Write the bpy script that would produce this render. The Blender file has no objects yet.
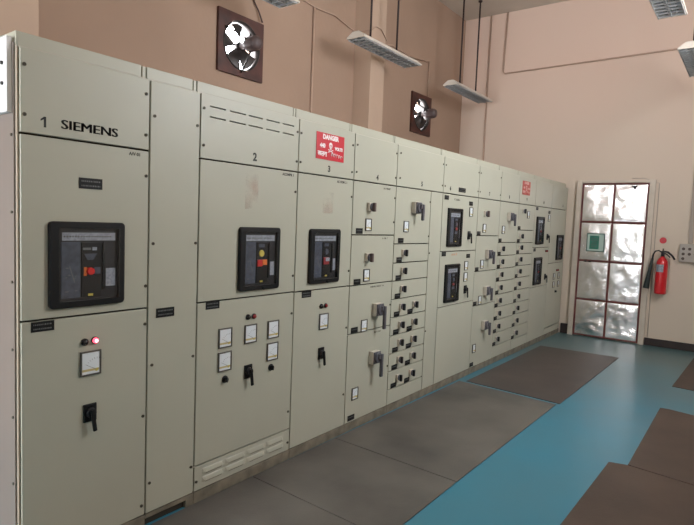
import bpy, bmesh, math, random
from mathutils import Matrix, Vector, noise
random.seed(7)
C = bpy.context.scene.collection
PI = math.pi

# ---------------------------------------------------------------- materials
def lin(c):
    c = c / 255.0
    return c / 12.92 if c <= 0.04045 else ((c + 0.055) / 1.055) ** 2.4

def mat(name, rgb, rough=0.5, metal=0.0, var=0.06, scale=6.0, bump=0.0, bscale=60.0, spec=0.5, rgb2=None, coat=0.0):
    m = bpy.data.materials.new(name); m.use_nodes = True
    nt = m.node_tree; N = nt.nodes; L = nt.links
    b = N['Principled BSDF']
    c = [lin(v) for v in rgb]
    c2 = [lin(v) for v in rgb2] if rgb2 else [max(0, v * (1 - 2.2 * var)) for v in c]
    tc = N.new('ShaderNodeTexCoord')
    nz = N.new('ShaderNodeTexNoise'); nz.inputs['Scale'].default_value = scale; nz.inputs['Detail'].default_value = 4
    L.new(tc.outputs['Object'], nz.inputs['Vector'])
    mx = N.new('ShaderNodeMix'); mx.data_type = 'RGBA'
    rp = N.new('ShaderNodeMapRange'); rp.inputs[1].default_value = 0.35; rp.inputs[2].default_value = 0.7
    L.new(nz.outputs['Fac'], rp.inputs[0]); L.new(rp.outputs[0], mx.inputs[0])
    mx.inputs[6].default_value = (*c, 1); mx.inputs[7].default_value = (*c2, 1)
    L.new(mx.outputs[2], b.inputs['Base Color'])
    b.inputs['Roughness'].default_value = rough; b.inputs['Metallic'].default_value = metal
    b.inputs['Specular IOR Level'].default_value = spec
    b.inputs['Coat Weight'].default_value = coat
    if bump:
        n2 = N.new('ShaderNodeTexNoise'); n2.inputs['Scale'].default_value = bscale; n2.inputs['Detail'].default_value = 3
        L.new(tc.outputs['Object'], n2.inputs['Vector'])
        bp = N.new('ShaderNodeBump'); bp.inputs['Strength'].default_value = bump; bp.inputs['Distance'].default_value = 0.02
        L.new(n2.outputs['Fac'], bp.inputs['Height']); L.new(bp.outputs[0], b.inputs['Normal'])
    return m

M = {}
M['paint'] = mat('pebble_grey_paint', (174, 173, 157), 0.42, var=0.03, scale=1.6, bump=0.02, bscale=9)
M['paint2'] = mat('pebble_grey_sheet_paint', (181, 177, 163), 0.5, var=0.05, scale=3)
M['side'] = mat('side_sheet_paint', (132, 121, 113), 0.5, var=0.04, scale=2)
M['white_cover'] = mat('white_cover_paint', (222, 222, 222), 0.45, var=0.04)
M['plinth'] = mat('plinth_paint', (128, 120, 104), 0.6, var=0.2, scale=12)
M['recess_shade'] = mat('dark_recess_shade', (52, 46, 36), 0.8)  # shade in seams, slots and recesses put into the colour
M['black'] = mat('black_plastic', (14, 14, 15), 0.5, spec=0.3)
M['dark'] = mat('dark_grey_plastic', (36, 36, 40), 0.45, spec=0.35)
M['slate'] = mat('slate_grey_plastic', (70, 77, 92), 0.4, var=0.2, scale=40)
M['handle_grey'] = mat('grey_handle_plastic', (84, 82, 88), 0.4)
M['pale'] = mat('pale_switch_base', (196, 188, 174), 0.5)
M['screw'] = mat('dull_screw_steel', (88, 84, 72), 0.45, metal=0.5)
M['ink'] = mat('black_lettering_ink', (24, 24, 22), 0.6)
M['grey_ink'] = mat('grey_lettering_ink', (70, 68, 60), 0.6)
M['white_mark'] = mat('white_engraving', (104, 106, 106), 0.6)
M['label'] = mat('silver_label_film', (158, 163, 174), 0.4, var=0.2, scale=90)
M['red'] = mat('red_plastic', (205, 38, 36), 0.35)
M['dull_red'] = mat('dull_red_plastic', (150, 46, 50), 0.4)
M['faded_red'] = mat('faded_sign_red', (186, 92, 84), 0.6, var=0.1, scale=20)
M['faded_pink'] = mat('faded_sign_lettering', (214, 170, 160), 0.6)
M['orange'] = mat('orange_plastic', (225, 120, 50), 0.4)
M['yellow'] = mat('yellow_label', (205, 185, 80), 0.5)
M['dial'] = mat('meter_dial_card', (222, 228, 232), 0.3, var=0.02, coat=0.6)
M['tick'] = mat('meter_scale_ink', (150, 152, 154), 0.5)
M['dial_band'] = mat('meter_dial_band', (196, 180, 130), 0.4)
M['meter_bezel'] = mat('meter_bezel', (84, 80, 74), 0.4)
M['pilot_black'] = mat('black_lamp_lens', (26, 24, 22), 0.25)
M['pilot_red'] = mat('red_lamp_lens', (150, 40, 42), 0.25)
M['sign_red'] = mat('sign_red_enamel', (192, 18, 38), 0.4, var=0.03)
M['sign_white'] = mat('sign_white_enamel', (240, 228, 228), 0.45, var=0.02)
M['wall'] = mat('peach_wall_plaster', (158, 131, 112), 0.85, var=0.05, scale=1.1, bump=0.08, bscale=20)
M['concrete'] = mat('painted_ceiling', (202, 192, 180), 0.9, var=0.06, scale=1.2)
M['baseboard'] = mat('dark_baseboard', (48, 36, 34), 0.6, var=0.2)
M['wood'] = mat('dark_red_brown_wood', (78, 38, 28), 0.55, var=0.25, scale=8)
M['fan_metal'] = mat('grimy_fan_metal', (66, 60, 58), 0.45, metal=0.5, var=0.2)
M['motor'] = mat('fan_motor_paint', (96, 78, 76), 0.5, var=0.2)
M['pipe'] = mat('painted_conduit', (176, 148, 130), 0.6, var=0.05)
M['post'] = mat('corner_post_paint', (170, 156, 138), 0.6, var=0.1)
M['pilaster'] = mat('pilaster_plaster', (182, 156, 136), 0.85, var=0.05, scale=1.1, bump=0.08, bscale=20)
M['pipe_grey'] = mat('grey_trunking', (164, 152, 142), 0.6)
M['cable'] = mat('dark_cable', (58, 36, 30), 0.6)
M['lamp_white'] = mat('luminaire_enamel', (206, 196, 184), 0.5)
M['lamp_inner'] = mat('luminaire_reflector', (176, 180, 188), 0.35, metal=0.4, var=0.1, scale=15)
M['louvre'] = mat('luminaire_louvre', (168, 168, 168), 0.45, metal=0.3)
M['tube'] = mat('unlit_glass_tube', (205, 210, 214), 0.2)
M['rod'] = mat('dark_rod', (40, 22, 22), 0.6)
M['batten'] = mat('red_brown_batten', (120, 60, 58), 0.5, var=0.15)
M['door_frame'] = mat('cream_door_frame', (204, 192, 178), 0.6, var=0.06)
M['green'] = mat('green_notice_print', (62, 132, 112), 0.5, var=0.15, scale=20)
M['notice'] = mat('notice_border', (178, 200, 190), 0.4, var=0.04)
M['notice_edge'] = mat('notice_edge', (88, 112, 104), 0.5)
M['ext_red'] = mat('extinguisher_red', (205, 26, 38), 0.28, var=0.03, coat=0.4)
M['ext_green'] = mat('horn_dark_green', (30, 42, 40), 0.5)
M['box_grey'] = mat('switchboard_grey', (172, 164, 156), 0.55)
M['socket'] = mat('socket_dark', (80, 66, 62), 0.6)
M['rubber_a'] = mat('grey_rubber_mat', (102, 98, 92), 0.42, var=0.16, scale=1.7, bump=0.1, bscale=120, rgb2=(72, 69, 66), spec=0.4)
M['rubber_c'] = mat('dark_rubber_mat', (78, 70, 66), 0.42, var=0.16, scale=2.2, bump=0.1, bscale=120, rgb2=(64, 56, 54), spec=0.4)
M['rubber_b'] = mat('brown_rubber_mat', (84, 70, 62), 0.5, var=0.16, scale=2.2, bump=0.1, bscale=120, rgb2=(68, 58, 52), spec=0.3)
M['chalk'] = mat('faded_pink_smear', (206, 170, 152), 0.6)

def transparent_mix(name, fac, gloss_rough=0.05, col=(0.8, 0.85, 0.9)):
    m = bpy.data.materials.new(name); m.use_nodes = True
    nt = m.node_tree; N = nt.nodes; L = nt.links; N.clear()
    o = N.new('ShaderNodeOutputMaterial'); t = N.new('ShaderNodeBsdfTransparent'); g = N.new('ShaderNodeBsdfGlossy')
    g.inputs['Roughness'].default_value = gloss_rough; g.inputs['Color'].default_value = (*col, 1)
    x = N.new('ShaderNodeMixShader'); x.inputs[0].default_value = fac
    L.new(t.outputs[0], x.inputs[1]); L.new(g.outputs[0], x.inputs[2]); L.new(x.outputs[0], o.inputs[0])
    return m
M['cover_glass'] = transparent_mix('clear_breaker_cover', 0.05, 0.12)

def smear_mat():
    m = bpy.data.materials.new('pink_smear'); m.use_nodes = True
    nt = m.node_tree; N = nt.nodes; L = nt.links; b = N['Principled BSDF']
    b.inputs['Base Color'].default_value = (lin(205), lin(140), lin(124), 1); b.inputs['Roughness'].default_value = 0.6
    tc = N.new('ShaderNodeTexCoord'); nz = N.new('ShaderNodeTexNoise'); nz.inputs['Scale'].default_value = 12; nz.inputs['Detail'].default_value = 3
    L.new(tc.outputs['Object'], nz.inputs['Vector'])
    r = N.new('ShaderNodeMapRange'); r.inputs[1].default_value = 0.4; r.inputs[2].default_value = 0.8; r.inputs[4].default_value = 0.14
    L.new(nz.outputs['Fac'], r.inputs[0]); L.new(r.outputs[0], b.inputs['Alpha'])
    return m
M['smear'] = smear_mat()

def glow_mat():
    m = bpy.data.materials.new('lit_red_lamp_lens'); m.use_nodes = True
    b = m.node_tree.nodes['Principled BSDF']
    b.inputs['Base Color'].default_value = (0.8, 0.05, 0.08, 1)
    b.inputs['Emission Color'].default_value = (1.0, 0.1, 0.16, 1); b.inputs['Emission Strength'].default_value = 2.2
    return m
M['glow'] = glow_mat()
def glow2_mat():
    m = bpy.data.materials.new('lit_lamp_core'); m.use_nodes = True
    b = m.node_tree.nodes['Principled BSDF']
    b.inputs['Emission Color'].default_value = (1.0, 0.4, 0.45, 1); b.inputs['Emission Strength'].default_value = 4
    return m
M['glow_core'] = glow2_mat()

def floor_mat():
    m = mat('blue_floor_paint', (44, 122, 146), 0.3, var=0.12, scale=1.3, bump=0.03, bscale=4, rgb2=(60, 120, 138), spec=0.5)
    nt = m.node_tree; N = nt.nodes; L = nt.links; b = N['Principled BSDF']
    src = b.inputs['Base Color'].links[0].from_socket
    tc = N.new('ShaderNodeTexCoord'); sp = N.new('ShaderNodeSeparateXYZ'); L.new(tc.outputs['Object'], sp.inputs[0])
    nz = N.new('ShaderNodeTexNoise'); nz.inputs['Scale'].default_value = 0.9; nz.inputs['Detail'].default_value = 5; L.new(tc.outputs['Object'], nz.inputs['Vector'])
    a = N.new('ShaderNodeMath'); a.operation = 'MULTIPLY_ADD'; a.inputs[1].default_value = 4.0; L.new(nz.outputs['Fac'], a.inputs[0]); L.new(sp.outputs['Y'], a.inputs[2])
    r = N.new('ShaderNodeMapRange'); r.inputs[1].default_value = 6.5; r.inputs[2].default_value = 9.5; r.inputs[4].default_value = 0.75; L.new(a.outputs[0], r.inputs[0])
    x = N.new('ShaderNodeMix'); x.data_type = 'RGBA'; L.new(r.outputs[0], x.inputs[0]); L.new(src, x.inputs[6]); x.inputs[7].default_value = (lin(88), lin(106), lin(102), 1)  # grey reflection of door and wall mixed into the blue at the far end
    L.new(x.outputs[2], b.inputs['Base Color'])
    return m
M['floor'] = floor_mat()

def far_wall_mat():
    m = bpy.data.materials.new('light_graded_wall_paint'); m.use_nodes = True
    nt = m.node_tree; N = nt.nodes; L = nt.links; b = N['Principled BSDF']; b.inputs['Roughness'].default_value = 0.85
    tc = N.new('ShaderNodeTexCoord'); sp = N.new('ShaderNodeSeparateXYZ'); L.new(tc.outputs['Object'], sp.inputs[0])
    nz = N.new('ShaderNodeTexNoise'); nz.inputs['Scale'].default_value = 0.8; nz.inputs['Detail'].default_value = 4
    L.new(tc.outputs['Object'], nz.inputs['Vector'])
    a = N.new('ShaderNodeMath'); a.operation = 'MULTIPLY_ADD'; a.inputs[1].default_value = 1.2; L.new(nz.outputs['Fac'], a.inputs[0]); L.new(sp.outputs['Z'], a.inputs[2])
    r = N.new('ShaderNodeMapRange'); r.inputs[1].default_value = 2.6; r.inputs[2].default_value = 4.6
    L.new(a.outputs[0], r.inputs[0])
    mx = N.new('ShaderNodeMix'); mx.data_type = 'RGBA'; L.new(r.outputs[0], mx.inputs[0])
    mx.inputs[6].default_value = (lin(206), lin(192), lin(176), 1); mx.inputs[7].default_value = (lin(212), lin(186), lin(170), 1)  # the light's drift from pale to pink put into the wall colour
    L.new(mx.outputs[2], b.inputs['Base Color'])
    return m
M['far_wall'] = far_wall_mat()

def foil_mat():
    m = bpy.data.materials.new('crumpled_aluminium_foil'); m.use_nodes = True
    nt = m.node_tree; N = nt.nodes; L = nt.links; b = N['Principled BSDF']
    b.inputs['Base Color'].default_value = (0.97, 0.94, 0.94, 1); b.inputs['Metallic'].default_value = 1; b.inputs['Roughness'].default_value = 0.27
    tc = N.new('ShaderNodeTexCoord'); n2 = N.new('ShaderNodeTexNoise'); n2.inputs['Scale'].default_value = 5; n2.inputs['Detail'].default_value = 3
    n2.inputs['Distortion'].default_value = 0.6
    L.new(tc.outputs['Object'], n2.inputs['Vector'])
    bp = N.new('ShaderNodeBump'); bp.inputs['Strength'].default_value = 0.26; bp.inputs['Distance'].default_value = 0.03
    L.new(n2.outputs['Fac'], bp.inputs['Height']); L.new(bp.outputs[0], b.inputs['Normal'])
    return m
M['foil'] = foil_mat()

# ---------------------------------------------------------------- mesh helpers
class MB:
    def __init__(s): s.bm = bmesh.new(); s.mats = []
    def mi(s, m):
        if m not in s.mats: s.mats.append(m)
        return s.mats.index(m)
    def _tag(s, faces, m, smooth=False):
        i = s.mi(m)
        for f in faces: f.material_index = i; f.smooth = smooth
    def box(s, x0, x1, y0, y1, z0, z1, m, bev=0.0, seg=2):
        t = bmesh.new(); bmesh.ops.create_cube(t, size=1)
        for v in t.verts: v.co = Vector(((x0 + x1) / 2 + v.co.x * (x1 - x0), (y0 + y1) / 2 + v.co.y * (y1 - y0), (z0 + z1) / 2 + v.co.z * (z1 - z0)))
        if bev: bmesh.ops.bevel(t, geom=t.edges[:], offset=bev, segments=seg, affect='EDGES', profile=0.5)
        s.merge(t, m); return s
    def merge(s, t, m, smooth=False, mat4=None):
        if mat4 is not None: bmesh.ops.transform(t, matrix=mat4, verts=t.verts)
        vm = {}
        for v in t.verts: vm[v] = s.bm.verts.new(v.co)
        i = s.mi(m)
        for f in t.faces:
            try: g = s.bm.faces.new([vm[v] for v in f.verts])
            except ValueError: continue
            g.material_index = i; g.smooth = smooth
        t.free()
    def cyl(s, p0, p1, r, m, n=16, r2=None, smooth=True):
        p0 = Vector(p0); p1 = Vector(p1); d = p1 - p0
        t = bmesh.new(); bmesh.ops.create_cone(t, cap_ends=True, segments=n, radius1=r, radius2=r if r2 is None else r2, depth=d.length)
        q = d.to_track_quat('Z', 'Y').to_matrix().to_4x4()
        bmesh.ops.transform(t, matrix=Matrix.Translation((p0 + p1) / 2) @ q, verts=t.verts)
        vm = {v: s.bm.verts.new(v.co) for v in t.verts}
        i = s.mi(m)
        for f in t.faces:
            g = s.bm.faces.new([vm[v] for v in f.verts]); g.material_index = i; g.smooth = smooth and len(f.verts) == 4
        t.free(); return s
    def tube(s, pts, r, m, n=10):
        pts = [Vector(p) for p in pts]; rings = []
        for k, p in enumerate(pts):
            a = pts[max(k - 1, 0)]; b = pts[min(k + 1, len(pts) - 1)]; d = (b - a).normalized()
            q = d.to_track_quat('Z', 'Y').to_matrix()
            rings.append([s.bm.verts.new(p + q @ Vector((r * math.cos(2 * PI * j / n), r * math.sin(2 * PI * j / n), 0))) for j in range(n)])
        i = s.mi(m)
        for a, b in zip(rings, rings[1:]):
            o = min(range(n), key=lambda o: sum((a[j].co - b[(j + o) % n].co).length for j in range(n)))
            for j in range(n):
                f = s.bm.faces.new((a[j], a[(j + 1) % n], b[(j + 1 + o) % n], b[(j + o) % n])); f.material_index = i; f.smooth = True
        for rr in (rings[0][::-1], rings[-1]):
            f = s.bm.faces.new(rr); f.material_index = i
        return s
    def lathe(s, prof, m, n=28, axis=None):
        # prof: list of (r, z); revolve about Z, then transform with axis (Matrix)
        ax = axis or Matrix.Identity(4); rings = []
        for r, z in prof:
            rings.append([s.bm.verts.new(ax @ Vector((r * math.cos(2 * PI * j / n), r * math.sin(2 * PI * j / n), z))) for j in range(n)])
        i = s.mi(m)
        for a, b in zip(rings, rings[1:]):
            for j in range(n):
                f = s.bm.faces.new((a[j], a[(j + 1) % n], b[(j + 1) % n], b[j])); f.material_index = i; f.smooth = True
        for rr in (rings[0][::-1], rings[-1]):
            f = s.bm.faces.new(rr); f.material_index = i
        return s
    def poly(s, pts, m):      # flat polygon, points 3-D
        f = s.bm.faces.new([s.bm.verts.new(p) for p in pts]); f.material_index = s.mi(m); return s
    def prism(s, pts, x0, x1, m, bev=0):   # outline in (y, z), extruded along x
        t = bmesh.new(); a = [t.verts.new((x0, y, z)) for y, z in pts]; b = [t.verts.new((x1, y, z)) for y, z in pts]
        n = len(pts); t.faces.new(a[::-1]); t.faces.new(b)
        for j in range(n): t.faces.new((a[j], a[(j + 1) % n], b[(j + 1) % n], b[j]))
        bmesh.ops.recalc_face_normals(t, faces=t.faces)
        if bev: bmesh.ops.bevel(t, geom=[e for e in t.edges], offset=bev, segments=2, affect='EDGES')
        s.merge(t, m); return s
    def build(s, name, parent=None, loc=(0, 0, 0)):
        bmesh.ops.recalc_face_normals(s.bm, faces=s.bm.faces)
        me = bpy.data.meshes.new(name); s.bm.to_mesh(me); s.bm.free()
        for m in s.mats: me.materials.append(m)
        o = bpy.data.objects.new(name, me); C.objects.link(o); o.parent = parent; o.location = loc
        return o

def thing(name, label, cat, loc=(0, 0, 0), group=None):
    o = bpy.data.objects.new(name, None); C.objects.link(o); o.location = loc; o.empty_display_size = 0.1
    o['label'] = label; o['category'] = cat
    if group: o['group'] = group
    return o
def tag(o, label, cat, group=None):
    o['label'] = label; o['category'] = cat
    if group: o['group'] = group
    return o
def struct(o): o['kind'] = 'structure'; return o

def children(o): return [c for c in bpy.data.objects if c.parent == o]
KIDS = {}
def note(parent, *kids): KIDS.setdefault(parent.name, []).extend(kids)
def copy_part(o, parent, loc):
    c = o.copy(); C.objects.link(c); c.parent = parent; c.location = loc
    for k in KIDS.get(o.name, []):
        d = k.copy(); C.objects.link(d); d.parent = c
    return c

def text_verts(txt, size, bold=0.0, sx=1.0, extrude=0.0004):
    cu = bpy.data.curves.new('lettering_curve', 'FONT'); cu.body = txt; cu.size = size; cu.align_x = 'CENTER'; cu.align_y = 'CENTER'
    cu.offset = bold; cu.extrude = extrude; cu.resolution_u = 3
    o = bpy.data.objects.new('lettering_curve', cu); C.objects.link(o)
    dg = bpy.context.evaluated_depsgraph_get(); dg.update()
    me = bpy.data.meshes.new_from_object(o.evaluated_get(dg))
    bpy.data.objects.remove(o); bpy.data.curves.remove(cu)
    xs = [v.co.x for v in me.vertices]; ys = [v.co.y for v in me.vertices]
    if xs:
        cx = (min(xs) + max(xs)) / 2; cy = (min(ys) + max(ys)) / 2
        for v in me.vertices: v.co = Vector(((v.co.x - cx) * sx, v.co.y - cy, v.co.z))
    return me
RX = Matrix(((0, 0, 1, 0), (1, 0, 0, 0), (0, 1, 0, 0), (0, 0, 0, 1)))     # text plane onto a +X facing panel
def lettering(txt, y, z, size, m, parent, bold=0.0, sx=1.0, name='lettering', x=0.0008):
    me = text_verts(txt, size, bold, sx); me.transform(RX); me.name = name
    me.materials.clear(); me.materials.append(m)
    o = bpy.data.objects.new(name, me); C.objects.link(o); o.parent = parent; o.location = (x, y, z)
    return o

# ---------------------------------------------------------------- the room
XL, YF, ZC = -1.81, 8.62, 4.93
XR, YB = 3.3, -3.6
def wall_mesh(name, plane, a0, a1, z0, z1, holes, m, thick):
    """plane: ('x', inner, outer) or ('y', inner, outer); holes are (a0, a1, z0, z1)"""
    b = MB(); A = sorted({a0, a1, *[h[0] for h in holes], *[h[1] for h in holes]}); Z = sorted({z0, z1, *[h[2] for h in holes], *[h[3] for h in holes]})
    p, q = sorted(plane[1:])
    for i in range(len(A) - 1):
        for k in range(len(Z) - 1):
            ca, cz = (A[i] + A[i + 1]) / 2, (Z[k] + Z[k + 1]) / 2
            if any(h[0] < ca < h[1] and h[2] < cz < h[3] for h in holes): continue
            if plane[0] == 'x': b.box(p, q, A[i], A[i + 1], Z[k], Z[k + 1], m)
            else: b.box(A[i], A[i + 1], p, q, Z[k], Z[k + 1], m)
    bmesh.ops.remove_doubles(b.bm, verts=b.bm.verts, dist=1e-5)
    dead = [f for f in b.bm.faces]   # drop the interior duplicate faces
    seen = {}
    for f in dead: seen.setdefault(tuple(sorted(v.index for v in f.verts)), []).append(f)
    return struct(b.build(name))

WIN = (3.9, 5.5, 2.7, 4.55)
BACK = (-1.75, -0.2, 0.4, 3.2)
ADDED_HIGH = (1.0, 1.8, 3.6, 4.4)  # unseen opening, added to brighten the far wall and pilaster side
fan_holes = [(3.465, 3.965, 2.94, 3.44), (6.995, 7.495, 2.915, 3.415)]
wall_mesh('wall_left', ('x', XL, XL - 0.22), YB, YF, 0, ZC, fan_holes, M['wall'], 0.22)
wall_mesh('wall_far', ('y', YF, YF + 0.22), XL - 0.22, XR, 0, ZC, [], M['far_wall'], 0.22)
wall_mesh('wall_right', ('x', XR, XR + 0.22), YB, YF, 0, ZC, [WIN], M['far_wall'], 0.22)
wall_mesh('wall_back', ('y', YB, YB - 0.22), XL - 0.22, XR + 0.22, 0, ZC, [BACK, ADDED_HIGH], M['far_wall'], 0.22)
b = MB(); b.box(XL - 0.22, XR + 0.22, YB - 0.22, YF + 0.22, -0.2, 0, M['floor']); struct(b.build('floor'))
b = MB(); b.box(XL - 0.22, XR + 0.22, YB - 0.22, YF + 0.22, ZC, ZC + 0.2, M['concrete']); struct(b.build('ceiling'))
for k, (ya, yb) in enumerate([(1.43, 1.752), (5.57, 5.87)]):
    b = MB(); b.box(XL, XL + 0.25, ya, yb, 0, ZC, M['pilaster'], 0.004); struct(b.build('pilaster'))
b = MB(); b.box(1.155, XR, YF - 0.02, YF, 0, 0.105, M['baseboard'], 0.003)
struct(b.build('baseboard_far'))
b = MB(); b.box(0.02, 0.128, YF - 0.02, YF, 0, 0.15, M['baseboard'], 0.003); struct(b.build('baseboard_corner'))

# ---------------------------------------------------------------- the foil-covered door in the far wall
dx0, dx1, dz1 = 0.215, 1.068, 2.235
xs = [dx0, 0.640, dx1]; zs = [0.0, 0.55, 1.12, 1.685, dz1]
b = MB()
b.box(0.132, dx0 - 0.012, YF - 0.05, YF, 0, dz1 + 0.05, M['door_frame'], 0.004)
b.box(dx1 + 0.012, 1.15, YF - 0.05, YF, 0, dz1 + 0.05, M['door_frame'], 0.004)
b.box(dx0 - 0.012, dx1 + 0.012, YF - 0.05, YF, dz1 + 0.012, dz1 + 0.05, M['door_frame'], 0.004)
frame = b.build('door_frame'); struct(frame)
b = MB(); b.box(dx0 - 0.008, dx1 + 0.008, YF - 0.03, YF - 0.002, 0.012, dz1 + 0.008, M['batten'])
leaf = b.build('door_1'); struct(leaf)
for i in range(2):
    for k in range(4):
        x0, x1, z0, z1 = xs[i] + 0.004, xs[i + 1] - 0.004, zs[k] + (0.02 if k == 0 else 0.004), zs[k + 1] - 0.004
        b = MB(); nx, nz = 22, 28; g = []
        for a in range(nx + 1):
            row = []
            for c in range(nz + 1):
                u, v = a / nx, c / nz
                X = x0 + (x1 - x0) * u; Z = z0 + (z1 - z0) * v
                e = min(1, 7 * min(u, 1 - u, v, 1 - v))
                h = noise.noise(Vector((X * 4.1 + i * 9, Z * 6.3 + k * 5, 0.3))) * 0.010 + noise.noise(Vector((X * 13 + k * 3, Z * 17, 2.3))) * 0.004
                if k == 0: h *= 1.6
                row.append(b.bm.verts.new((X, YF - 0.036 - e * (0.004 + h * 0.8), Z)))
            g.append(row)
        mi = b.mi(M['foil'])
        for a in range(nx):
            for c in range(nz):
                f = b.bm.faces.new((g[a][c], g[a + 1][c], g[a + 1][c + 1], g[a][c + 1])); f.material_index = mi; f.smooth = True
        edge = [g[a][0] for a in range(nx + 1)] + [g[nx][c] for c in range(1, nz + 1)] + [g[a][nz] for a in range(nx - 1, -1, -1)] + [g[0][c] for c in range(nz - 1, 0, -1)]
        bk = [b.bm.verts.new((v.co.x, YF - 0.0305, v.co.z)) for v in edge]; n = len(edge)
        for j in range(n): b.bm.faces.new((edge[j], edge[(j + 1) % n], bk[(j + 1) % n], bk[j])).material_index = mi
        b.bm.faces.new(bk).material_index = mi
        b.build('foil_panel', leaf)
for x in xs:
    b = MB(); w = 0.0065; b.box(x - w, x + w, YF - 0.045, YF - 0.03, 0.012, dz1 + 0.006, M['batten'], 0.003); b.build('batten', leaf)
for z in zs:
    b = MB(); z = max(z, 0.02); b.box(dx0 + 0.012, dx1 - 0.012, YF - 0.047, YF - 0.031, z - 0.0045, z + 0.0055, M['batten'], 0.002); b.build('batten', leaf)
b = MB(); b.box(0.30, 0.34, YF - 0.06, YF - 0.046, 1.10, 1.125, M['dark'], 0.003); b.box(0.36, 0.40, YF - 0.06, YF - 0.046, 1.10, 1.125, M['dark'], 0.003); b.build('door_bolt', leaf)
b = MB(); b.box(0.86, 0.93, YF - 0.062, YF - 0.05, 2.185, 2.205, M['dark'], 0.003); b.cyl((0.9, YF - 0.056, 2.16), (0.9, YF - 0.056, 2.2), 0.014, M['dark']); b.build('door_closer', leaf)

t = thing('safety_notice', 'green framed notice on the upper left of the foil-covered door', 'notice', (0.443, YF - 0.052, 1.39))
b = MB(); w, h = 0.122, 0.132
b.box(-w, w, -0.014, 0, -h, h, M['notice_edge'], 0.003); b.build('frame', t)
b = MB(); b.box(-w + 0.012, w - 0.012, -0.018, -0.0145, -h + 0.012, h - 0.012, M['notice'], 0.001); b.build('backing_card', t)
b = MB(); b.box(-0.078, 0.048, -0.0205, -0.0185, -0.096, 0.098, M['green'])
for k, (z, ww) in enumerate(((0.06, 0.04), (0.03, 0.05), (0.0, 0.03), (-0.03, 0.045), (-0.06, 0.035))): b.box(-0.015 - ww, -0.015 + ww, -0.0212, -0.0206, z - 0.006, z + 0.006, M['notice_edge'])
b.build('printed_sheet', t)

# ---------------------------------------------------------------- instrument prototypes (built once, copied afterwards)
PROTO = bpy.data.objects.new('prototype_root', None)      # never linked
protos = []
def keep(o): protos.append(o); return o

def p_screw():
    b = MB(); b.cyl((0, 0, 0), (0.004, 0, 0), 0.0078, M['screw'], 10); b.cyl((0.004, 0, 0), (0.0052, 0, 0), 0.005, M['recess_shade'], 8)
    return keep(b.build('screw'))
def p_nameplate(w, h, seed):
    b = MB(); rnd = random.Random(seed)
    b.box(0, 0.002, -w / 2, w / 2, -h / 2, h / 2, M['black'])
    rows = 2 if h > 0.04 else 1
    for r in range(rows):
        z = (h * (0.2 - 0.42 * r)) if rows == 2 else 0.004
        y = -w * 0.4
        while y < w * 0.38:
            l = rnd.uniform(0.002, 0.006); b.box(0.002, 0.0024, y, y + l, z - h * 0.07, z + h * 0.07, M['white_mark']); y += l + 0.003
    return keep(b.build('nameplate'))
def p_meter(w=0.104, h=0.118, seed=1, thick=True):
    b = MB(); e = 0.007
    for (ya, yb, za, zb) in ((-w / 2, w / 2, h / 2 - e, h / 2), (-w / 2, w / 2, -h / 2, -h / 2 + e), (-w / 2, -w / 2 + e, -h / 2 + e, h / 2 - e), (w / 2 - e, w / 2, -h / 2 + e, h / 2 - e)):
        b.box(0, 0.009, ya, yb, za, zb, M['meter_bezel'], 0.0015)
    o = keep(b.build('panel_meter'))
    b = MB(); b.box(0, 0.005, -w / 2 + e, w / 2 - e, -h / 2 + e, h / 2 - e, M['dial'])
    # scale arc ticks and needle
    for k in range(9):
        a = math.radians(150 - k * 12); r0, r1 = w * 0.52, w * 0.6
        cy, cz = w * 0.30, -h * 0.3
        b.prism([(cy + r0 * math.cos(a) - 0.001, cz + r0 * math.sin(a)), (cy + r0 * math.cos(a) + 0.001, cz + r0 * math.sin(a)), (cy + r1 * math.cos(a) + 0.001, cz + r1 * math.sin(a)), (cy + r1 * math.cos(a) - 0.001, cz + r1 * math.sin(a))], 0.005, 0.0055, M['tick'])
    d = b.build('dial', o); keep(d)
    b = MB(); b.box(0.005, 0.0062, -w / 2 + e + 0.002, w / 2 - e - 0.002, -h / 2 + e + 0.012, -h / 2 + e + 0.022, M['dial_band']); b.cyl((0.005, w * 0.27, -h * 0.3), (0.0072, w * 0.27, -h * 0.3), 0.007, M['yellow'], 10)
    s = keep(b.build('scale_band', o))
    b = MB(); b.prism([(w * 0.26, -h * 0.3), (w * 0.28, -h * 0.28), (-w * 0.28, -h * 0.02), (-w * 0.28, -h * 0.03)], 0.0066, 0.0074, M['tick']); n = keep(b.build('needle', o))
    note(o, d, s, n); return o
def p_lamp(m, core=None):
    b = MB(); b.cyl((0, 0, 0), (0.006, 0, 0), 0.0165, M['dark'], 16); o = keep(b.build('indicator_lamp'))
    b = MB(); b.lathe([(0.0125, 0.006), (0.0125, 0.012), (0.009, 0.016), (0.003, 0.018)], m, 14, Matrix.Rotation(PI / 2, 4, 'Y'))
    l = keep(b.build('lens', o)); note(o, l)
    if core:
        b = MB(); b.cyl((0.016, 0, 0), (0.0195, 0, 0), 0.007, core, 10); c = keep(b.build('lamp_core', o)); note(o, c)
    return o
def p_lever(ang=-8):
    # square black plate with a hub and a lever hanging down
    b = MB(); b.box(0, 0.008, -0.031, 0.031, -0.041, 0.041, M['black'], 0.004); o = keep(b.build('rotary_handle'))
    b = MB(); b.cyl((0.008, 0, 0.002), (0.026, 0, 0.002), 0.023, M['dark'], 20, 0.020); h = keep(b.build('hub', o))
    b = MB(); b.box(0.0245, 0.036, -0.009, 0.009, -0.082, 0.018, M['black'], 0.004)
    bmesh.ops.rotate(b.bm, verts=b.bm.verts, cent=(0, 0, 0), matrix=Matrix.Rotation(math.radians(-ang), 3, 'X')); l = keep(b.build('lever', o))
    note(o, h, l); return o
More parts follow.
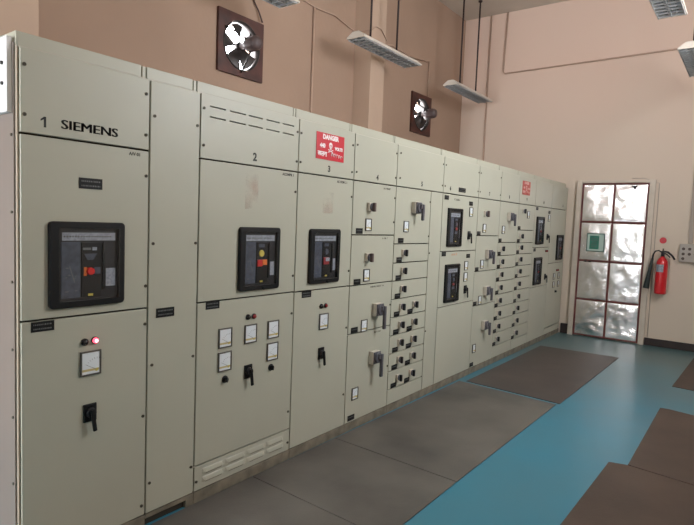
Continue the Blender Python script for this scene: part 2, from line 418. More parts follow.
def p_big_handle(l=0.15):
    b = MB(); b.box(0, 0.040, -0.052, 0.045, -0.05, 0.05, M['pale'], 0.005); o = keep(b.build('rotary_handle'))
    b = MB(); b.cyl((0.040, 0, 0), (0.062, 0, 0), 0.046, M['handle_grey'], 22, 0.040); b.box(0.0405, 0.048, -0.047, 0.042, -0.046, 0.046, M['handle_grey'], 0.002); h = keep(b.build('hub', o))
    b = MB(); b.box(0.060, 0.082, 0.008, 0.036, -l, 0.030, M['handle_grey'], 0.006); b.box(0.060, 0.074, -0.014, 0.010, -0.008, 0.03, M['handle_grey'], 0.004); v = keep(b.build('lever', o))
    note(o, h, v); return o
def p_knob(big=True):
    s = 0.86 if big else 0.72
    b = MB(); b.box(0, 0.026 * s, -0.04 * s, 0.032 * s, -0.036 * s, 0.036 * s, M['pale'], 0.003); o = keep(b.build('selector_switch'))
    b = MB(); b.cyl((0.026 * s, 0, 0), (0.038 * s, 0, 0), 0.034 * s, M['handle_grey'], 18); b.box(0.036 * s, 0.064 * s, -0.012 * s, 0.012 * s, -0.04 * s, 0.036 * s, M['dark'] if not big else M['motor'], 0.004 * s); k = keep(b.build('knob', o))
    note(o, k); return o
def p_round_knob():
    b = MB(); b.cyl((0, 0, 0), (0.004, 0, 0), 0.021, M['dark'], 18); o = keep(b.build('selector_switch'))
    b = MB(); b.cyl((0.004, 0, 0), (0.02, 0, 0), 0.015, M['black'], 14, 0.013); b.box(0.018, 0.026, -0.004, 0.004, -0.014, 0.014, M['dark'], 0.001); k = keep(b.build('knob', o)); note(o, k); return o
def p_breaker(w=0.335, h=0.365, style='red', cr=0.018, bw=0.036, bh=0.027):
    W, H = w / 2, h / 2
    b = MB()
    # bezel: rounded outer, rectangular opening
    def rr(hw, hh, r, n=5):
        P = []
        for cx, cz, a0 in ((hw - r, hh - r, 0), (-hw + r, hh - r, 90), (-hw + r, -hh + r, 180), (hw - r, -hh + r, 270)):
            for k in range(n + 1):
                a = math.radians(a0 + 90 * k / n); P.append((cx + r * math.cos(a), cz + r * math.sin(a)))
        return P
    o1 = rr(W, H, cr); o2 = rr(W - 0.006, H - 0.006, max(0.003, cr - 0.004)); i1 = [(y * (W - bw) / W + 0.006, z * (H - bh) / H) for y, z in rr(W, H, 0.008)]
    i2 = [(y, z) for y, z in i1]
    rings = [[b.bm.verts.new((0, y, z)) for y, z in o1], [b.bm.verts.new((0.014, y, z)) for y, z in o1], [b.bm.verts.new((0.019, y, z)) for y, z in o2], [b.bm.verts.new((0.019, y, z)) for y, z in i1], [b.bm.verts.new((0.003, y, z)) for y, z in i2]]
    mi = b.mi(M['black']); n = len(o1)
    for A, B in zip(rings, rings[1:]):
        for j in range(n): b.bm.faces.new((A[j], A[(j + 1) % n], B[(j + 1) % n], B[j])).material_index = mi
    o = keep(b.build('circuit_breaker'))
    y0, y1, z0, z1 = -W + 0.05, W - 0.038, -H + 0.036, H - 0.036
    K = []
    b = MB(); b.box(0, 0.0029, -W + 0.016, W - 0.016, -H + 0.014, H - 0.014, M['dark']); K.append(b.build('face_plate', o))
    b = MB(); b.box(0.003, 0.006, y0 + 0.006, y1 - 0.004, z1 - 0.044, z1 - 0.01, M['label'])
    x = y0 + 0.012
    while x < y1 - 0.03: b.box(0.006, 0.0064, x, x + 0.006, z1 - 0.03, z1 - 0.024, M['grey_ink']); x += 0.012
    K.append(b.build('label_strip', o))
    b = MB(); b.box(0.003, 0.007, y0 + 0.002, y0 + 0.083, z0 + 0.004, z1 - 0.05, M['slate'])
    for (a, c, l) in ((0.02, 0.13, 0.012), (0.03, 0.10, 0.01), (0.018, 0.09, 0.008), (0.05, 0.085, 0.012), (0.06, 0.095, 0.006), (0.018, 0.03, 0.014), (0.06, 0.032, 0.01)): b.box(0.007, 0.0074, y0 + a, y0 + a + l, z0 + c, z0 + c + 0.004, M['white_mark'])
    b.prism([(y0 + 0.034, z0 + 0.14), (y0 + 0.038, z0 + 0.14), (y0 + 0.060, z0 + 0.07), (y0 + 0.056, z0 + 0.07)], 0.007, 0.0075, M['white_mark'])
    K.append(b.build('trip_unit', o))
    cy = y0 + 0.128
    b = MB(); b.box(0.003, 0.010, cy - 0.042, cy + 0.048, z0 + 0.004, z1 - 0.052, M['black'], 0.002)
    if style == 'red':
        b.box(0.010, 0.0108, cy - 0.036, cy + 0.0, 0.062, 0.072, M['white_mark']); b.box(0.010, 0.0108, cy + 0.006, cy + 0.026, 0.06, 0.074, M['label'])
        b.prism([(cy - 0.03, 0.046), (cy + 0.028, 0.046), (cy + 0.01, 0.018), (cy - 0.016, 0.018)], 0.010, 0.011, M['slate'])
        b.box(0.010, 0.0108, cy - 0.025, cy + 0.02, 0.034, 0.038, M['white_mark'])
    else:
        b.box(0.010, 0.0108, cy - 0.026, cy + 0.02, 0.066, 0.086, M['slate'])
    b.box(0.010, 0.0106, cy - 0.012, cy + 0.01, z0 + 0.008, z0 + 0.018, M['yellow'])
    K.append(b.build('control_column', o))
    if style == 'red':
        b = MB(); b.cyl((0.010, cy - 0.006, -0.03), (0.026, cy - 0.006, -0.03), 0.017, M['red'], 20, 0.015); K.append(b.build('push_button', o))
        b = MB(); b.box(0.010, 0.013, cy - 0.032, cy - 0.02, -0.05, -0.012, M['orange']); b.box(0.010, 0.0125, cy + 0.014, cy + 0.042, -0.043, -0.014, M['slate']); K.append(b.build('state_indicator', o))
    elif style == 'orange':
        b = MB(); b.cyl((0.010, cy - 0.004, 0.030), (0.016, cy - 0.004, 0.030), 0.021, M['yellow'], 20, 0.018); K.append(b.build('charge_dial', o))
        b = MB(); b.box(0.010, 0.018, cy - 0.038, cy + 0.0, -0.045, -0.006, M['red'], 0.002); K.append(b.build('push_button', o))
        b = MB(); b.box(0.010, 0.017, cy + 0.003, cy + 0.038, -0.038, -0.006, M['orange'], 0.002); K.append(b.build('state_indicator', o))
    elif style == 'plain':
        b = MB(); b.cyl((0.010, cy, 0.030), (0.016, cy, 0.030), 0.020, M['slate'], 20, 0.018); K.append(b.build('charge_dial', o))
        b = MB(); b.cyl((0.010, cy - 0.004, -0.012), (0.02, cy - 0.004, -0.012), 0.014, M['dull_red'], 16, 0.012); K.append(b.build('push_button', o))
        b = MB(); b.box(0.010, 0.013, cy - 0.03, cy + 0.024, -0.06, -0.036, M['slate'], 0.001); K.append(b.build('state_indicator', o))
    else:
        b = MB(); b.cyl((0.010, cy - 0.004, 0.030), (0.016, cy - 0.004, 0.030), 0.020, M['slate'], 20, 0.018); K.append(b.build('charge_dial', o))
        b = MB(); b.box(0.010, 0.018, cy - 0.038, cy + 0.020, -0.056, -0.008, M['dull_red'], 0.002); K.append(b.build('push_button', o))
        b = MB(); b.box(0.018, 0.022, cy - 0.02, cy + 0.02, -0.034, -0.010, M['label'], 0.002); K.append(b.build('state_indicator', o))
    b = MB(); b.box(0.003, 0.013, cy + 0.052, cy + 0.068, z0 + 0.03, z1 - 0.06, M['black'], 0.003); b.box(0.012, 0.017, cy + 0.053, cy + 0.067, 0.05, 0.1, M['dark'], 0.002); K.append(b.build('charging_lever', o))
    b = MB(); b.box(0.003, 0.005, cy + 0.072, y1 - 0.002, z0 + 0.045, z0 + 0.125, M['label']); K.append(b.build('rating_label', o))
    b = MB(); b.poly([(0.0198, y0 - 0.014, z0 - 0.010), (0.0198, y1 + 0.012, z0 - 0.010), (0.0198, y1 + 0.012, z1 + 0.010), (0.0198, y0 - 0.014, z1 + 0.010)], M['cover_glass']); K.append(b.build('clear_cover', o))
    if style != 'red':
        b = MB(); b.cyl((0.0195, 0.02, -H + 0.012), (0.03, 0.02, -H + 0.008), 0.009, M['black'], 12); K.append(b.build('cover_latch', o))
    for k in K: keep(k)
    note(o, *K); return o

SCREW = p_screw()
NP = [p_nameplate(0.092, 0.042, 3), p_nameplate(0.084, 0.040, 4), p_nameplate(0.104, 0.046, 5)]
METER = p_meter(0.095, 0.110); METER_S = p_meter(0.078, 0.092, 2)
LAMP_K = p_lamp(M['pilot_black']); LAMP_R = p_lamp(M['pilot_red']); LAMP_L = p_lamp(M['glow'], M['glow_core'])
LEVER = p_lever(); BIG = p_big_handle(); BIG_S = p_big_handle(0.105); KNOB = p_knob(); FEED = p_knob(False); RK = p_round_knob()
BR = {'red': p_breaker(style='red'), 'orange': p_breaker(0.325, 0.365, 'orange'), 'dim': p_breaker(0.32, 0.362, 'dim'), 'plain': p_breaker(0.305, 0.362, 'plain', 0.008, 0.034, 0.026)}

# ---------------------------------------------------------------- switchgear cabinets
CAB_GROUP = 'grey-green switchgear cabinets standing in one row'
ZS, ZT, ZB = 1.846, 2.178, 0.064
class Cab:
    def __init__(s, y0, y1, label, slot=False):
        s.y0, s.y1 = y0, y1
        s.r = thing('switchgear_cabinet', label, 'electrical cabinet', (0, y0, 0), CAB_GROUP)
        w = y1 - y0
        b = MB(); b.box(-1.2, -0.028, 0.0015, w - 0.0015, ZB, 2.185, M['paint2']); b.build('body', s.r)
        b = MB(); b.box(-0.0275, -0.021, 0.001, w - 0.001, ZB + 0.004, 2.17, M['recess_shade']); b.build('seam_backing', s.r)  # dark sheet added behind the doors to stand for shade in the gaps
        b = MB()
        if slot: b.box(-1.19, -0.02, 0.0015, w - 0.0015, 0, 0.042, M['recess_shade']); b.box(-1.19, 0.001, 0.0015, w - 0.0015, 0.042, ZB - 0.001, M['plinth'], 0.002); b.box(-0.02, 0.001, w - 0.05, w - 0.0015, 0, 0.042, M['plinth'], 0.002)
        else: b.box(-1.19, 0.001, 0.0015, w - 0.0015, 0, ZB - 0.001, M['plinth'], 0.003)
        b.build('plinth', s.r)
        b = MB(); b.box(-1.2, -0.034, 0.002, w - 0.026, 2.185, 2.240, M['paint'], 0.003); b.box(-1.2, -0.036, w - 0.020, w - 0.002, 2.185, 2.238, M['paint'], 0.002); b.build('roof_header', s.r)
    def L(s, y): return y - s.y0
    def plate(s, name, ya, yb, za, zb, gap=0.0043, louvre=None, slots=None):
        ya, yb, za, zb = ya + gap, yb - gap, za + gap, zb - gap
        b = MB(); y0, y1 = s.L(ya), s.L(yb)
        if slots:
            # sheet with rectangular slots cut through, dark behind
            Y = sorted({y0, y1, *[v - s.y0 for sl in slots for v in sl[:2]]}); Z = sorted({za, zb, *[v for sl in slots for v in sl[2:]]})
            for i in range(len(Y) - 1):
                for k in range(len(Z) - 1):
                    cy, cz = (Y[i] + Y[i + 1]) / 2 + s.y0, (Z[k] + Z[k + 1]) / 2
                    if any(q[0] < cy < q[1] and q[2] < cz < q[3] for q in slots): continue
                    b.box(-0.02, 0, Y[i], Y[i + 1], Z[k], Z[k + 1], M['paint'])
        else: b.box(-0.02, 0, y0, y1, za, zb, M['paint'], 0.0025)
        if louvre:
            for (la, lb, lz) in louvre:
                a, c = s.L(la), s.L(lb)
                t = bmesh.new()
                pts = [(0, 0.016), (0.003, 0.012), (0.008, -0.006), (0.008, -0.012), (0.0, -0.012)]
                A = [t.verts.new((x, a + (0.02 if x > 0 else 0), lz + z)) for x, z in pts]; B = [t.verts.new((x, c - (0.02 if x > 0 else 0), lz + z)) for x, z in pts]
                t.faces.new(A[::-1]); t.faces.new(B)
                for j in range(5): t.faces.new((A[j], A[(j + 1) % 5], B[(j + 1) % 5], B[j]))
                b.merge(t, M['paint'])
                b.box(0.0005, 0.007, a + 0.022, c - 0.022, lz - 0.0145, lz - 0.0122, M['recess_shade'])
        return b.build(name, s.r)
    def put(s, proto, y, z, x=0.0004, name=None):
        return copy_part(proto, s.r, (x, s.L(y), z))
    def screws(s, *pts):
        for y, z in pts: s.put(SCREW, y, z)
    def text(s, txt, y, z, size, m=None, bold=0.0, sx=1.0): return lettering(txt, s.L(y), z, size, m or M['ink'], s.r, bold, sx)
    def strokes(s, y, z, n, h=0.013, m=None, seed=1):
        rnd = random.Random(seed); b = MB(); x = -n * 0.0055
        for k in range(n):
            if rnd.random() < 0.82:
                b.box(0.0004, 0.001, x, x + 0.0022, -h / 2, h / 2, m or M['grey_ink'])
                b.box(0.0004, 0.001, x + 0.0022, x + 0.007, rnd.choice((-h / 2, 0, h / 2 - 0.002)), rnd.choice((-h / 2, 0, h / 2 - 0.002)) + 0.0025, m or M['grey_ink'])
            x += 0.011
        b.build('caption', s.r, (0, s.L(y), z))
    def smear(s, y0, y1, z0, z1):
        b = MB(); b.box(0.0004, 0.0008, s.L(y0), s.L(y1), z0, z1, M['smear']); b.build('faded_mark', s.r)

def cover(c, txt, ty, tz, size=0.06, ya=None, yb=None, name='top_cover', **k):
    ya = ya or c.y0; yb = yb or c.y1
    c.plate(name, ya, yb, ZS, ZT, **k)
    if txt: c.text(txt, ty, tz, size, bold=0.002)

# --- cabinet 1
c1 = Cab(0.976, 1.549, 'nearest tall grey-green cabinet, marked 1, with lit red lamp')
cover(c1, None, 0, 0)
b = MB(); b.box(0.0004, 0.0012, 0.0915, 0.1005, 1.880, 1.922, M['ink']); b.prism([(0.0925, 1.922), (0.0925, 1.912), (0.079, 1.904), (0.079, 1.911)], 0.0004, 0.0012, M['ink']); b.build('lettering', c1.r)
for dy in (-0.0022, -0.0008, 0.0008, 0.0022): c1.text('SIEMENS', 1.262 + dy, 1.904, 0.053, bold=0.0, sx=1.28)
c1.text('A/V 01', 1.47, 1.822, 0.021, M['grey_ink'], bold=0.0006)
c1.plate('door', 0.976, 1.549, 1.098, ZS); c1.plate('door', 0.976, 1.549, ZB, 1.098)
c1.put(BR['red'], 1.250, 1.322); c1.put(NP[2], 1.263, 1.670); c1.put(NP[0], 1.062, 1.072)
c1.put(LAMP_K, 1.238, 0.979); c1.put(LAMP_L, 1.284, 0.981); c1.put(METER, 1.265, 0.882)
c1.put(LEVER, 1.262, 0.658)
c1.screws((0.994, 2.11), (0.994, 1.919), (1.527, 2.105), (1.528, 1.917), (1.531, 1.727), (1.535, 1.206), (1.534, 1.022), (1.529, 0.57), (1.527, 0.118))
# side sheet, end cover and corner post on the open end of the row
b = MB(); b.box(-1.2, -0.038, -0.006, 0.001, ZB, 2.195, M['side'], 0.001); sp = b.build('side_panel', c1.r); sp['label'] = 'pale lilac-grey side sheet'
b = MB(); b.box(-0.024, -0.010, -0.004, 0.0025, ZB, 2.175, M['post'], 0.001); b.build('corner_post', c1.r)
b = MB(); b.box(-1.0, -0.046, -0.026, -0.0065, 1.925, 2.215, M['white_cover'], 0.002); ec = b.build('end_cover', c1.r); ec['label'] = 'white bolted cover on the side'
for z in (2.115, 2.037):
    for x in (-0.082, -0.5): 
        b = MB(); b.cyl((0, 0, 0), (0, -0.006, 0), 0.007, M['dark'], 10); b.build('bolt', c1.r, (x, -0.0262, z))
for z in (1.84, 1.536, 1.256, 0.98, 0.7, 0.42):
    b = MB(); b.cyl((0, 0, 0), (0, -0.004, 0), 0.006, M['screw'], 10); b.build('screw', c1.r, (-0.052, -0.0062, z))

# --- blank cabinet
c2 = Cab(1.549, 1.841, 'narrow blank cabinet with one full-height door, between cabinets 1 and 2', slot=True)
c2.plate('door', 1.549, 1.841, ZB, ZT)
c2.put(NP[2], 1.647, 1.067)
c2.screws((1.573, 2.012), (1.821, 2.007), (1.573, 1.408), (1.823, 1.409), (1.575, 0.814), (1.819, 0.816), (1.570, 0.219), (1.820, 0.215))

# --- cabinet 2
c3 = Cab(1.841, 2.596, 'wide cabinet marked 2 with slotted top cover and five meters')
sl = [(1.90, 2.007, 2.116, 2.123), (2.034, 2.150, 2.116, 2.123), (2.172, 2.281, 2.116, 2.123), (2.31, 2.42, 2.116, 2.123), (2.447, 2.546, 2.116, 2.123)]
sl += [(a, b_, z0 - 0.054, z1 - 0.054) for a, b_, z0, z1 in sl]
cover(c3, '2', 2.226, 1.897, 0.062, slots=sl)
c3.text('ACOMPR 1', 2.505, 1.822, 0.021, M['grey_ink'], bold=0.0008)
c3.plate('door', 1.841, 2.596, 1.093, ZS); c3.plate('door', 1.841, 2.596, 0.206, 1.093)
c3.plate('ventilation_panel', 1.841, 2.596, ZB, 0.206, louvre=[(a, a + 0.155, z) for a in (1.895, 2.058, 2.221, 2.384) for z in (0.165, 0.118)])
c3.put(BR['orange'], 2.278, 1.315); c3.put(NP[0], 1.944, 1.073)
c3.put(LAMP_K, 2.203, 0.978); c3.put(LAMP_R, 2.249, 0.978)
for y, z in ((2.035, 0.882), (2.226, 0.878), (2.413, 0.879), (2.035, 0.749), (2.411, 0.743)): c3.put(METER, y, z)
c3.put(RK, 2.040, 0.646); c3.put(RK, 2.402, 0.645); c3.put(LEVER, 2.214, 0.657)
c3.screws((1.861, 2.103), (1.862, 1.915), (2.578, 2.09), (2.578, 1.91), (2.576, 1.722), (2.576, 1.198), (2.576, 0.959), (2.572, 0.324), (1.857, 0.119), (2.576, 0.119))
c3.smear(2.16, 2.26, 1.60, 1.80)

# --- cabinet 3
c4 = Cab(2.596, 3.187, 'cabinet marked 3 carrying the near red danger plate')
cover(c4, '3', 2.903, 1.896, 0.056)
c4.text('AC COM L 1', 3.05, 1.82, 0.021, M['grey_ink'], bold=0.0008)
c4.plate('door', 2.596, 3.187, 1.090, ZS); c4.plate('door', 2.596, 3.187, ZB, 1.090)
c4.put(BR['dim'], 2.880, 1.314); c4.put(NP[0], 2.715, 1.068)
c4.put(LAMP_K, 2.868, 0.975); c4.put(LAMP_R, 2.915, 0.975); c4.put(METER, 2.900, 0.868); c4.put(LEVER, 2.884, 0.650)
c4.screws((2.614, 2.089), (2.614, 1.91), (3.160, 2.086), (3.160, 1.899), (3.166, 1.726), (3.166, 1.2), (3.164, 0.79), (3.16, 0.3))
c4.smear(2.85, 2.96, 1.60, 1.74)

# --- cabinet 4
c5 = Cab(3.187, 3.763, 'cabinet marked 4 with two knobs above two long-lever handles')
cover(c5, '4', 3.487, 1.890, 0.054)
c5.strokes(3.63, 1.815, 9, 0.014, M['grey_ink'], 1)
for za, zb in ((1.457, ZS), (1.087, 1.457), (0.731, 1.087), (ZB, 0.731)): c5.plate('compartment_door', 3.187, 3.763, za, zb)
c5.strokes(3.62, 1.432, 9, 0.012, M['grey_ink'], 2); c5.strokes(3.55, 1.063, 17, 0.012, M['grey_ink'], 3); c5.strokes(3.58, 0.705, 8, 0.012, M['grey_ink'], 4)
c5.put(KNOB, 3.40, 1.666); c5.put(KNOB, 3.395, 1.292); c5.put(BIG, 3.540, 0.885); c5.put(BIG, 3.525, 0.515)
for y, z in ((3.388, 1.533), (3.390, 1.157), (3.385, 0.776), (3.302, 0.274)): c5.put(METER_S, y, z)
for y, z in ((3.278, 1.486), (3.276, 1.114), (3.266, 0.758), (3.268, 0.098)): c5.put(NP[1], y, z)
c5.screws((3.215, 2.097), (3.215, 1.906), (3.744, 2.10), (3.744, 1.91), (3.744, 1.75), (3.744, 1.56), (3.744, 0.9), (3.744, 0.4))

# --- cabinet 5 : feeder column and cable alley
c6 = Cab(3.763, 4.570, 'cabinet marked 5 with a stack of small feeder drawers and cable alley')
cover(c6, '5', 4.171, 1.894, 0.054)
c6.plate('compartment_door', 3.763, 4.345, 1.386, ZS)
zr = [1.386, 1.232, 1.085, 0.935, 0.786, 0.638, 0.489, 0.343, 0.190]
for k, (zb, za) in enumerate(zip(zr, zr[1:])):
    c6.plate('compartment_door', 3.763, 4.345, za, zb)
    for dy in ((0,) if k < 3 else (0, 0.215)):
        c6.put(NP[1], 3.853 + dy, za + 0.026); c6.put(FEED, 3.912 + dy, za + 0.083)
c6.plate('blank_cover', 3.763, 4.345, ZB, 0.190)
c6.plate('cable_alley_door', 4.345, 4.570, ZB, ZS)
c6.put(BIG_S, 4.065, 1.688); c6.put(METER_S, 3.935, 1.529); c6.put(NP[1], 3.865, 1.414)
c6.screws((3.807, 2.111), (3.81, 1.914), (4.545, 2.10), (4.545, 1.91), (4.33, 1.75), (4.33, 1.45), (4.36, 1.3), (4.36, 0.6))

# --- cabinet 6 : two breakers
c7 = Cab(4.570, 5.362, 'cabinet marked 6 with two breakers one above the other')
cover(c7, '6', 4.713, 1.897, 0.05)
c7.put(NP[0], 4.935, 1.897); c7.put(NP[0], 4.995, 1.897)
for za, zb in ((1.308, ZS), (0.785, 1.308), (ZB, 0.785)): c7.plate('compartment_door', 4.570, 5.362, za, zb)
for z, zn in ((1.534, 1.808), (1.004, 1.284)):
    c7.put(BR['plain'], 4.832, z); c7.put(NP[1], 4.645, zn)
    c7.put(NP[1], 5.185, zn - 0.03); 
c7.put(METER_S, 5.19, 1.695); c7.put(LEVER, 5.17, 1.462); c7.put(METER_S, 5.14, 1.158); c7.put(METER_S, 5.14, 1.045); c7.put(LEVER, 5.15, 0.918)
c7.strokes(4.87, 1.80, 11, 0.018, M['grey_ink'], 5); c7.strokes(4.87, 1.276, 11, 0.018, M['orange'], 6)
c7.screws((4.60, 2.10), (4.60, 1.91), (5.335, 2.1), (5.335, 1.91))

# --- cabinet 7
c8 = Cab(5.362, 5.965, 'cabinet marked 7, one knob over three lever handles, far half of row')
cover(c8, '7', 5.642, 1.903, 0.05)
for za, zb in ((1.458, ZS), (1.083, 1.458), (0.720, 1.083), (ZB, 0.720)): c8.plate('compartment_door', 5.362, 5.965, za, zb)
c8.put(KNOB, 5.545, 1.690); c8.put(BIG_S, 5.665, 1.262); c8.put(BIG_S, 5.665, 0.868); c8.put(BIG_S, 5.665, 0.492)
for y, z in ((5.545, 1.537), (5.533, 1.158), (5.53, 0.775), (5.45, 0.266)): c8.put(METER_S, y, z)
for z in (1.483, 1.108, 0.747, 0.098): c8.put(NP[1], 5.415, z)
c8.screws((5.39, 2.1), (5.39, 1.91), (5.94, 2.1), (5.94, 1.91))

# --- cabinet 8
c9 = Cab(5.965, 6.560, 'cabinet marked 8 with one lever handle over eight small feeders')
cover(c9, '8', 6.224, 1.905, 0.05)
c9.plate('compartment_door', 5.965, 6.560, 1.382, ZS)
zr = [1.382, 1.232, 1.086, 0.941, 0.792, 0.644, 0.496, 0.348, 0.199]
for zb, za in zip(zr, zr[1:]):
    c9.plate('compartment_door', 5.965, 6.560, za, zb); c9.put(NP[1], 6.01, za + 0.026); c9.put(FEED, 6.062, za + 0.083)
c9.plate('blank_cover', 5.965, 6.560, ZB, 0.199)
c9.put(BIG_S, 6.24, 1.680); c9.put(METER_S, 6.087, 1.527); c9.put(NP[1], 6.014, 1.408)
# --- cabinet 9
c10 = Cab(6.560, 7.150, 'cabinet marked 9, nine small feeders below the far danger plate')
cover(c10, '9', 6.822, 1.910, 0.05)
zr = [1.530, 1.374, 1.238, 1.094, 0.947, 0.795, 0.641, 0.496, 0.343, 0.189]
c10.plate('compartment_door', 6.560, 7.150, 1.530, ZS)
for zb, za in zip(zr, zr[1:]):
    c10.plate('compartment_door', 6.560, 7.150, za, zb); c10.put(NP[1], 6.605, za + 0.026); c10.put(FEED, 6.66, za + 0.083)
c10.plate('blank_cover', 6.560, 7.150, ZB, 0.189)
c10.put(FEED, 6.70, 1.762); c10.put(METER_S, 6.90, 1.725); c10.put(NP[1], 6.605, 1.556)
# --- cabinet 10
c11 = Cab(7.150, 7.850, 'cabinet with two breakers, third from the far end door side')
c11.r['label'] = 'cabinet marked 10 with two breakers, last but one before the wall'
cover(c11, '10', 7.497, 1.906, 0.045)
for za, zb in ((1.307, ZS), (0.780, 1.307), (ZB, 0.780)): c11.plate('compartment_door', 7.150, 7.850, za, zb)
for z, zn in ((1.533, 1.815), (0.995, 1.278)): c11.put(BR['plain'], 7.385, z); c11.put(NP[1], 7.235, zn)
c11.put(NP[1], 7.76, 1.786); c11.put(METER_S, 7.75, 1.705); c11.put(LEVER, 7.73, 1.45); c11.put(LAMP_R, 7.70, 1.255); c11.put(LAMP_R, 7.76, 1.255); c11.put(LEVER, 7.74, 0.90)
# --- cabinet 11
c12 = Cab(7.850, 8.600, 'last cabinet of the row beside the door, with one breaker')
cover(c12, '11', 8.39, 1.902, 0.045)
for za, zb in ((1.075, ZS), (0.155, 1.075), (ZB, 0.155)): c12.plate('compartment_door', 7.850, 8.600, za, zb)
c12.put(BR['plain'], 8.33, 1.297); c12.put(LAMP_R, 8.27, 0.965); c12.put(LAMP_R, 8.34, 0.965)
for y in (8.16, 8.39):
    for z in (0.88, 0.76): c12.put(METER_S, y, z)
c12.put(RK, 8.27, 0.655)

# ---------------------------------------------------------------- danger plates fixed on cabinets 3 and 9
def danger(y, z, w, h, label, red=M['sign_red'], wh=M['sign_white']):
    t = thing('danger_sign', label, 'sign', (0.0012, y, z), 'red danger plates')
    b = MB(); b.box(0, 0.002, -w / 2, w / 2, -h / 2, h / 2, red, 0.0006); b.build('plate', t)
    lettering('DANGER', 0, h * 0.36, h * 0.24, wh, t, 0.0022, 1.0, x=0.0032)
    lettering('440', -w * 0.29, h * 0.02, h * 0.21, wh, t, 0.002, 1.0, x=0.0032)
    lettering('VOLTS', w * 0.29, -h * 0.02, h * 0.17, wh, t, 0.0018, 0.95, x=0.0032)
    lettering('\u0916\u0924\u0930\u093e', -w * 0.29, -h * 0.30, h * 0.26, wh, t, 0.0016, 1.0, x=0.0032)
    b = MB()   # skull and crossbones
    def disc(cy, cz, ry, rz, m, x0=0.002, x1=0.0032): b.prism([(cy + ry * math.cos(a * PI / 10), cz + rz * math.sin(a * PI / 10)) for a in range(20)], x0, x1, m)
    disc(0, h * 0.07, h * 0.105, h * 0.115, wh); b.box(0.002, 0.0032, -h * 0.055, h * 0.055, -h * 0.09, h * 0.0, wh)
    for s in (-1, 1): disc(s * h * 0.042, h * 0.06, h * 0.026, h * 0.026, red, 0.0032, 0.0038)
    for s in (-1, 1):
        b.prism([(-h * 0.15, s * h * 0.05 - h * 0.13), (-h * 0.15, s * h * 0.05 - h * 0.165), (h * 0.15, -s * h * 0.05 - h * 0.165), (h * 0.15, -s * h * 0.05 - h * 0.13)], 0.0032, 0.0036, wh)
    b.build('skull_emblem', t)
    b = MB(); pts = []; y0 = w * 0.06     # rounded local-script word
    for k in range(5):
        cy = y0 + k * w * 0.085; r = h * 0.055
        b.tube([(0.0034, cy + r * math.cos(a), -h * (0.27 + 0.012 * k) + r * math.sin(a)) for a in [q * PI / 5 for q in range(-1 + k % 3, 8)]], h * 0.014, wh, 5)
    b.build('script_lettering', t)
danger(2.908, 2.038, 0.296, 0.172, 'red danger plate on the top cover of cabinet 3')
danger(6.775, 2.045, 0.28, 0.168, 'small faded red danger plate on the top cover near cabinet 9', M['faded_red'], M['faded_pink'])

